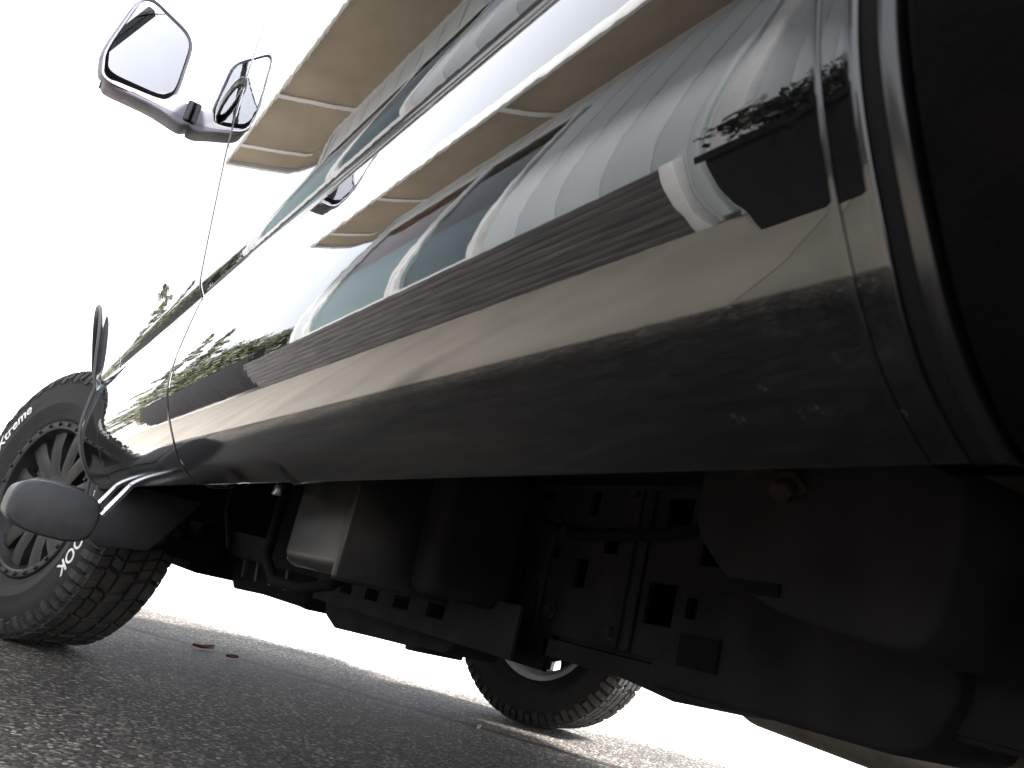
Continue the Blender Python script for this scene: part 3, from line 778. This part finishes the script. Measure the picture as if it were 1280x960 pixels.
def text_mesh(s):
    cu = bpy.data.curves.new('txt', 'FONT'); cu.body = s; cu.size = 1.0; cu.extrude = 0.02
    cu.resolution_u = 3; cu.offset = 0.012
    o = bpy.data.objects.new('txt', cu); COL.objects.link(o)
    dg = bpy.context.evaluated_depsgraph_get()
    me = bpy.data.meshes.new_from_object(o.evaluated_get(dg))
    V = [tuple(v.co) for v in me.vertices]; F = [tuple(p.vertices) for p in me.polygons]
    bpy.data.objects.remove(o); bpy.data.curves.remove(cu); bpy.data.meshes.remove(me)
    return V, F
def arc_text(bm, s, r, phi, size, inward=False, stretch=1.0, slant=0.12):
    V, F = text_mesh(s)
    w = max(v[0] for v in V)
    vs = []
    for x, y, z in V:
        x = (x + slant * y) * size * stretch; y = y * size
        if inward: a = R(phi) - (x - w * size * stretch / 2) / r; rr = r - (y - 0.36 * size)
        else: a = R(phi) + (x - w * size * stretch / 2) / r; rr = r + (y - 0.36 * size)
        yy = side_y(rr) + 0.0004 + (0.0012 if z > 0 else 0)
        vs.append(bm.verts.new((rr * math.cos(a), yy, rr * math.sin(a))))
    for f in F:
        try: bm.faces.new([vs[i] for i in f])
        except ValueError: pass

def make_wheel():
    w = empty('wheel', (0, 0, 0), parent=truck)
    ty = lathe('tyre', TYRE, RUBBER, w, 108, deg=60)
    bm = bmesh.new(); bm.from_mesh(ty.data)
    tb = tread_bm(); tm = bpy.data.meshes.new('t'); tb.to_mesh(tm); tb.free(); bm.from_mesh(tm); bpy.data.meshes.remove(tm)
    nb = len(ty.data.polygons)
    bm.to_mesh(ty.data); bm.free()
    ty.data.materials.append(TREAD)
    for p in ty.data.polygons[nb:]: p.material_index = 1
    lathe('rim_lip', [(0.200, 0.060), (0.212, 0.088), (0.218, 0.108), (0.222, 0.121), (0.228, 0.125), (0.243, 0.125), (0.248, 0.121), (0.249, 0.112), (0.240, 0.098)], RIM, w, 96, deg=30)
    lathe('barrel', [(0.236, 0.100), (0.208, 0.075), (0.200, 0.03), (0.203, -0.06), (0.222, -0.085), (0.226, -0.106), (0.247, -0.112), (0.249, -0.104), (0.237, -0.097)], BARREL, w, 96, deg=30)
    bm = bmesh.new()                                     # forked spokes
    ns = 6
    for k in range(ns):
        a = 2 * math.pi * k / ns
        for sg in (-1, 1):
            pts = []
            for t in (0, 0.35, 0.7, 1.0):
                rad = 0.05 + (0.214 - 0.05) * t
                aa = a + sg * (0.16 + 0.10 * t)
                hw = 0.030 - 0.016 * t + 0.018 * t * t
                yy = 0.082 + 0.012 * math.sin(t * 2.6) + 0.012 * t
                ca, sa = math.cos(aa), math.sin(aa)
                pts.append(((rad * ca, rad * sa), (-sa * hw, ca * hw), yy))
            rings = []
            for (px, pz), (dx, dz), yy in pts:
                rings.append([bm.verts.new(p) for p in ((px - dx, yy - 0.035, pz - dz), (px - dx, yy - 0.006, pz - dz), (px - dx * .6, yy, pz - dz * .6), (px + dx * .6, yy, pz + dz * .6), (px + dx, yy - 0.006, pz + dz), (px + dx, yy - 0.035, pz + dz))])
            for A, B in zip(rings, rings[1:]):
                for i in range(6): bm.faces.new((A[i], A[(i+1) % 6], B[(i+1) % 6], B[i]))
    auto_smooth(from_bm('spokes', bm, RIM, w), 40)
    lathe('hub', [(0.0, 0.112), (0.030, 0.112), (0.036, 0.106), (0.038, 0.09), (0.075, 0.088), (0.082, 0.08), (0.082, 0.03), (0.0, 0.03)], RIM, w, 40, deg=30)
    bolt = None
    for k in range(28):
        a = 2 * math.pi * (k + 0.5) / 28
        if bolt is None:
            bolt = lathe('rim_bolt', [(0.0, 0.008), (0.0045, 0.008), (0.0062, 0.006), (0.0062, 0.0)], RIM, w, 8); b = bolt
        else:
            b = bolt.copy(); COL.objects.link(b)
        b.location = (0.2355 * math.cos(a), 0.1245, 0.2355 * math.sin(a))
    lathe('brake_disc', [(0.06, -0.03), (0.165, -0.03), (0.167, -0.036), (0.167, -0.05), (0.165, -0.056), (0.06, -0.056)], RUST, w, 48)
    bm = bmesh.new()
    arc_text(bm, 'Xtreme', 0.342, 36.5, 0.052, stretch=1.2)
    arc_text(bm, 'Dynapro AT2', 0.342, -14, 0.042, stretch=1.0)
    arc_text(bm, 'HANKOOK', 0.336, 190, 0.056, stretch=1.0)
    from_bm('sidewall_lettering', bm, LETTER, w)
    return w
w0 = make_wheel()
w0.location = (0, 0.9655, 0.42); w0.rotation_euler = (0, 0, R(25))
for loc, rz in (((0, -0.9655, 0.42), 180 + 25), ((RX, 0.96, 0.42), 0), ((RX, -0.96, 0.42), 180)):
    c = copy_tree(w0, truck); c.location = loc; c.rotation_euler = (0, 0, R(rz))

# ------------------------------------------------------------------ side mirror on its arm
hc = Vector((-0.95, 1.225, 1.49))
def loc2(poly): return [(y - hc.y, z - hc.z) for y, z in poly]
def smooth_poly(P, r=0.3, n=5):
    out = []
    for i, p in enumerate(P):
        a = Vector(P[i - 1]); b = Vector(p); c = Vector(P[(i + 1) % len(P)])
        p0 = b.lerp(a, r); p2 = b.lerp(c, r)
        for k in range(n + 1):
            t = k / n
            out.append(tuple((1-t)**2 * p0 + 2*t*(1-t) * b + t*t * p2))
    return out
HO = smooth_poly(loc2([(1.298, 1.628), (1.150, 1.592), (1.140, 1.425), (1.17, 1.392), (1.312, 1.374), (1.330, 1.44)]), 0.28)
bm = bmesh.new()
rings = []
for dx, sc, sh in ((0.012, 0.93, 0), (0.002, 0.96, 0), (0.0, 1.0, 0), (0.012, 1.015, 0), (0.035, 1.0, 0), (0.06, 0.93, 0), (0.078, 0.8, 0), (0.086, 0.6, 0), (0.089, 0.35, 0)):
    rings.append([bm.verts.new((dx, y * sc, z * sc)) for y, z in HO])
n = len(HO)
for A, B in zip(rings, rings[1:]):
    for i in range(n): bm.faces.new((A[i], A[(i+1) % n], B[(i+1) % n], B[i]))
bm.faces.new(rings[-1])
mir = auto_smooth(from_bm('side_mirror', bm, HOUSING, truck), 60)
mir.location = hc; mir.rotation_euler = (0, R(-5), R(14))
GL = [(y * 0.9 + 0.001, z * 0.88 + 0.012) for y, z in HO]
bm = bmesh.new()
bm.faces.new([bm.verts.new((0.006, y, z)) for y, z in GL])
from_bm('mirror_glass', bm, MIRROR, mir, recalc=False)
ARM = smooth_poly([(1.315, 1.392), (1.30, 1.372), (1.19, 1.372), (1.115, 1.357), (1.085, 1.375), (1.055, 1.44), (1.055, 1.475), (1.08, 1.478), (1.09, 1.46), (1.105, 1.415), (1.15, 1.435), (1.17, 1.40)], 0.25, 3)
arm = prism('mirror_arm', ARM, 'x', -0.945, -0.875, HOUSING, truck, 0.006)
box('mirror_joint', -0.950, -0.870, 1.098, 1.118, 1.372, 1.432, GLOSS, truck, 0.006)

# ------------------------------------------------------------------ step bar with its brackets
cy_, cz_, hw_, hh_ = 1.103, 0.392, 0.083, 0.052
SP = []
for k in range(48):
    a = 2 * math.pi * k / 48
    ex = lambda c, p: math.copysign(abs(c) ** p, c)
    SP.append((cy_ + hw_ * ex(math.cos(a), 0.75), cz_ + hh_ * ex(math.sin(a), 0.6)))
bm = bmesh.new(); rings = []
def tilt(y, z, x):
    # the bar leans a little outwards
    t = R(3.5); dy, dz = y - cy_, z - cz_
    return (x, cy_ + dy * math.cos(t) - dz * math.sin(t), cz_ + dy * math.sin(t) + dz * math.cos(t))
for x, sc in ((-1.2, 0.90), (-1.1985, 0.95), (-1.194, 0.985), (-1.186, 1.0), (-1.175, 1.0), (-1.174, 0.985), (-1.170, 0.985), (-1.169, 1.0), (-0.80, 1.0), (-0.79, 0.96)):
    rings.append([bm.verts.new(tilt(cy_ + (y - cy_) * sc, cz_ + (z - cz_) * sc, x)) for y, z in SP])
for A, B in zip(rings, rings[1:]):
    for i in range(48): bm.faces.new((A[i], A[(i+1) % 48], B[(i+1) % 48], B[i]))
bm.faces.new(rings[0]); bm.faces.new(rings[-1])
step = auto_smooth(from_bm('step_bar', bm, PLASTIC, truck), 40)
for i in range(6):
    box('tread_rib', -1.15 + i * 0.05, -1.125 + i * 0.05, 1.06, 1.15, cz_ + hh_ - 0.003, cz_ + hh_ + 0.004, PLASTIC, step, 0.002)
for xx in (-1.195, -0.98):
    tube('step_bracket', [(xx, 1.02, 0.405), (xx, 0.985, 0.475), (xx + 0.01, 0.94, 0.52)], 0.0065, STEEL, truck)

# mud flap behind the front wheel
prism('mud_flap', [(0.99, 0.50), (0.70, 0.53), (0.80, 0.37), (0.82, 0.345), (0.94, 0.328), (0.985, 0.36)], 'x', -0.628, -0.616, PLASTIC, truck, 0.004)

# ------------------------------------------------------------------ under the cab
def plate_holes(bm, x0, x1, z0, z1, y, th, holes):
    xs = sorted({x0, x1, *[h[0] for h in holes], *[h[1] for h in holes]})
    zs = sorted({z0, z1, *[h[2] for h in holes], *[h[3] for h in holes]})
    for a, b in zip(xs, xs[1:]):
        for c, d in zip(zs, zs[1:]):
            mx, mz = (a + b) / 2, (c + d) / 2
            if any(h[0] < mx < h[1] and h[2] < mz < h[3] for h in holes): continue
            bx(bm, a, b, y - th, y, c, d)
    bmesh.ops.remove_doubles(bm, verts=bm.verts[:], dist=1e-5)
bm = bmesh.new()
H = []
for cx, cz, w, h in ((-2.01, 0.587, 0.03, 0.02), (-2.131, 0.572, 0.022, 0.034), (-2.06, 0.50, 0.016, 0.02), (-1.94, 0.565, 0.016, 0.02), (-2.04, 0.43, 0.03, 0.05), (-2.43, 0.47, 0.03, 0.03), (-2.185, 0.521, 0.03, 0.035), (-2.129, 0.473, 0.026, 0.04), (-2.307, 0.56, 0.045, 0.04), (-2.299, 0.449, 0.05, 0.05), (-2.353, 0.45, 0.018, 0.024), (-1.9, 0.50, 0.05, 0.07), (-1.86, 0.43, 0.02, 0.03), (-1.98, 0.46, 0.02, 0.03), (-2.37, 0.52, 0.03, 0.04), (-1.72, 0.55, 0.03, 0.05), (-1.5, 0.5, 0.06, 0.05)):
    H.append((cx - w / 2, cx + w / 2, cz - h / 2, cz + h / 2))
plate_holes(bm, -5.0, 0.7, 0.385, 0.60, 0.52, 0.006, H)
bx(bm, -5.0, 0.7, 0.42, 0.514, 0.380, 0.3845); bx(bm, -5.0, 0.7, 0.42, 0.514, 0.6005, 0.605)
fr = from_bm('frame_rail', bm, FRAME, truck)
mirrored(fr)
box('frame_web', -5.0, 0.7, 0.36, 0.37, 0.39, 0.60, DARK, truck)
box('frame_seam', -2.262, -2.246, 0.521, 0.526, 0.385, 0.60, FRAME, truck, 0.003)
box('frame_seam', -2.236, -2.225, 0.521, 0.524, 0.385, 0.60, FRAME, truck, 0.002)
prism('rail_skid', [(-2.09, 0.379), (-2.09, 0.356), (-2.27, 0.355), (-2.36, 0.346), (-2.47, 0.357), (-2.64, 0.358), (-2.64, 0.379)], 'y', 0.42, 0.53, FRAME, truck)
prism('tank_skid', [(-2.32, 0.379), (-2.33, 0.357), (-2.64, 0.3565), (-2.668, 0.368), (-2.69, 0.41), (-2.69, 0.50), (-2.45, 0.50)], 'y', 0.41, 0.542, FRAME, truck, 0.006)
box('skid_opening', -2.43, -2.37, 0.543, 0.546, 0.385, 0.42, DARK, truck)
bm = bmesh.new()
plate_holes(bm, -2.10, -1.30, 0.340, 0.412, 0.585, 0.005, [(-1.50 - i * 0.13, -1.44 - i * 0.13, 0.366, 0.402) for i in range(4)])
from_bm('slotted_bracket', bm, FRAME, truck)
box('bracket_backing', -2.10, -1.30, 0.522, 0.53, 0.335, 0.384, DARK, truck)
prism('transfer_bracket', [(-1.12, 0.40), (-1.19, 0.307), (-1.26, 0.287), (-1.50, 0.298), (-1.62, 0.303), (-1.62, 0.296), (-1.66, 0.298), (-1.66, 0.306), (-1.779, 0.312), (-1.80, 0.336), (-1.80, 0.378)], 'y', 0.40, 0.505, FRAME, truck, 0.004)
prism('splash_shield', [(-0.20, 0.60), (-0.215, 0.37), (-0.355, 0.289), (-0.60, 0.300), (-0.97, 0.303), (-1.03, 0.301), (-1.04, 0.60)], 'y', 0.40, 0.50, DARK, truck, 0.008)
for i in range(4):
    prism('shield_rib', [(-0.34 - i * 0.14, 0.56), (-0.45 - i * 0.14, 0.33), (-0.47 - i * 0.14, 0.33), (-0.36 - i * 0.14, 0.56)], 'y', 0.501, 0.511, PLASTIC, truck)
box('front_crossmember', -0.25, 0.45, -0.60, 0.62, 0.305, 0.47, DARK, truck, 0.03)
box('lower_arm', -0.35, 0.30, 0.56, 0.80, 0.34, 0.40, DARK, truck, 0.02)
box('lower_arm', -0.35, 0.30, -0.80, -0.56, 0.34, 0.40, DARK, truck, 0.02)
tube('axle_tube', [(0, -0.84, 0.42), (0, 0.84, 0.42)], 0.045, DARK, truck)
tube('axle_tube', [(RX, -0.84, 0.42), (RX, 0.84, 0.42)], 0.05, DARK, truck)
tube('drive_shaft', [(-0.1, 0.05, 0.45), (-3.9, 0.0, 0.44)], 0.035, DARK, truck)
box('gearbox', -1.9, -0.5, -0.22, 0.22, 0.36, 0.60, DARK, truck, 0.05)
# bolts, brake line and wiring along the rail
for bx_, bz_ in ((-1.75, 0.57), (-1.80, 0.42), (-2.05, 0.545), (-2.08, 0.415), (-2.22, 0.585), (-2.22, 0.405), (-2.40, 0.585), (-2.42, 0.41), (-2.48, 0.56), (-1.60, 0.58), (-1.66, 0.45)):
    bo = lathe('rail_bolt', [(0.0, 0.010), (0.007, 0.010), (0.008, 0.008), (0.008, 0.003), (0.012, 0.003), (0.012, 0.0)], RUST, truck, 6, deg=20)
    bo.location = (bx_, 0.5205, bz_)
tube('brake_line', [(-3.4, 0.528, 0.592), (-2.5, 0.53, 0.594), (-2.36, 0.532, 0.588), (-2.2, 0.53, 0.593), (-1.5, 0.53, 0.59), (-0.9, 0.53, 0.575)], 0.0045, FRAME, truck, 8)
tube('wiring_loom', [(-2.62, 0.54, 0.60), (-2.50, 0.55, 0.575), (-2.42, 0.548, 0.545), (-2.30, 0.55, 0.525), (-2.12, 0.545, 0.52), (-2.0, 0.55, 0.54), (-1.9, 0.56, 0.58)], 0.007, DARK, truck, 8)
for cx_ in (-2.42, -2.12):
    box('cable_clip', cx_ - 0.006, cx_ + 0.006, 0.521, 0.558, 0.515 + (0.03 if cx_ < -2.3 else 0), 0.53 + (0.03 if cx_ < -2.3 else 0), STEEL if False else FRAME, truck, 0.002)
for wx in (-1.35, -1.75, -2.05):
    tube('weld_seam', [(wx, 0.5215, 0.39), (wx + 0.004, 0.522, 0.45), (wx - 0.003, 0.522, 0.52), (wx, 0.5215, 0.598)], [0.004, 0.005, 0.004, 0.005], FRAME, truck, 6)
# vapour canister and its lid, beside the rail
can = box('canister', -1.955, -1.70, 0.625, 0.80, 0.395, 0.592, TANK, truck, 0.022, 4)
box('canister_seam', -1.966, -1.952, 0.62, 0.806, 0.389, 0.592, TANK, truck, 0.006)
box('canister', -2.04, -1.968, 0.56, 0.70, 0.398, 0.592, FRAME, truck, 0.02, 4)
tube('hose', [(-1.63, 0.80, 0.60), (-1.62, 0.80, 0.50), (-1.62, 0.80, 0.40), (-1.66, 0.79, 0.365), (-1.74, 0.77, 0.362), (-1.80, 0.74, 0.38), (-1.80, 0.70, 0.42)], 0.009, DARK, truck)
tube('hose', [(-1.35, 0.83, 0.60), (-1.36, 0.83, 0.55), (-1.34, 0.82, 0.47), (-1.36, 0.80, 0.40)], 0.005, DARK, truck)
box('clip', -1.66, -1.645, 0.815, 0.83, 0.50, 0.525, STEEL, truck, 0.002)
# body mount with rusty bolt, spring hanger and leaf spring
MT = smooth_poly([(-2.555, 0.605), (-2.555, 0.50), (-2.60, 0.462), (-2.66, 0.44), (-2.78, 0.425), (-2.80, 0.52), (-2.77, 0.605)], 0.3, 4)
prism('body_mount', MT, 'y', 0.56, 0.725, FRAME, truck, 0.006)
box('mount_slot', -2.66, -2.61, 0.7255, 0.728, 0.452, 0.462, DARK, truck)
lathe_b = lathe('mount_bolt', [(0.0, 0.026), (0.014, 0.026), (0.016, 0.022), (0.016, 0.008), (0.026, 0.008), (0.026, 0.0)], RUST, truck, 6, deg=20)
lathe_b.location = (-2.655, 0.727, 0.538); lathe_b.rotation_euler = (R(-35), 0, R(20)); lathe_b.scale = (0.6, 0.7, 0.6)
tube('mount_stud', [(-2.625, 0.73, 0.56), (-2.655, 0.765, 0.54)], 0.009, RUST, truck)
for i in range(4):
    box('spring_leaf', -4.9 + 0.25 * i, -2.80 - 0.12 * i, 0.66, 0.72, 0.545 - 0.012 * i, 0.5555 - 0.012 * i, FRAME if i % 2 else RUST, truck, 0.002)
box('spring_clamp', -2.93, -2.90, 0.655, 0.725, 0.495, 0.565, RUST, truck, 0.003)
tube('exhaust_pipe', [(-1.7, -0.05, 0.45), (-2.0, -0.02, 0.36), (-2.6, 0.05, 0.335), (-4.9, 0.15, 0.36)], 0.05, EXHAUST, truck, 16)

# ------------------------------------------------------------------ litter on the asphalt
def dry_leaf(name, loc, s, label, mt):
    rng = random.Random(int(loc[0] * 1000))
    n = 9; pts = []
    for i in range(n):
        t = i / (n - 1); wd = s * 0.45 * math.sin(math.pi * min(1, t * 1.02)) ** 0.8 * (1 + 0.25 * math.sin(i * 2.7))
        x = (t - 0.5) * 2 * s
        pts.append([(x, -wd, 0.012 + 0.3 * s * abs(t - 0.5) + 0.2 * wd), (x, 0, 0.004 + 0.2 * s * abs(t - 0.5)), (x, wd, 0.010 + 0.25 * s * t)])
    o = grid(name, pts, mt)
    o.location = loc; o.rotation_euler = (0, 0, rng.uniform(0, 6))
    so = o.modifiers.new('thickness', 'SOLIDIFY'); so.thickness = 0.001
    tag(o, label, 'leaf')
dry_leaf('dry_leaf', (0.55, 0.30, 0.001), 0.05, 'reddish dry leaf on the asphalt behind the front tyre', DRYLEAF)
dry_leaf('dry_leaf', (0.40, 0.22, 0.001), 0.028, 'small reddish leaf scrap closest to the larger dry leaf', DRYLEAF)
tw_ = tube('twig', [(-0.40, -0.44, 0.006), (-0.37, -0.47, 0.010), (-0.33, -0.485, 0.007), (-0.30, -0.52, 0.006)], [0.004, 0.005, 0.004, 0.002], TWIG)
tag(tw_, 'short pale twig lying on the asphalt under the truck', 'twig')
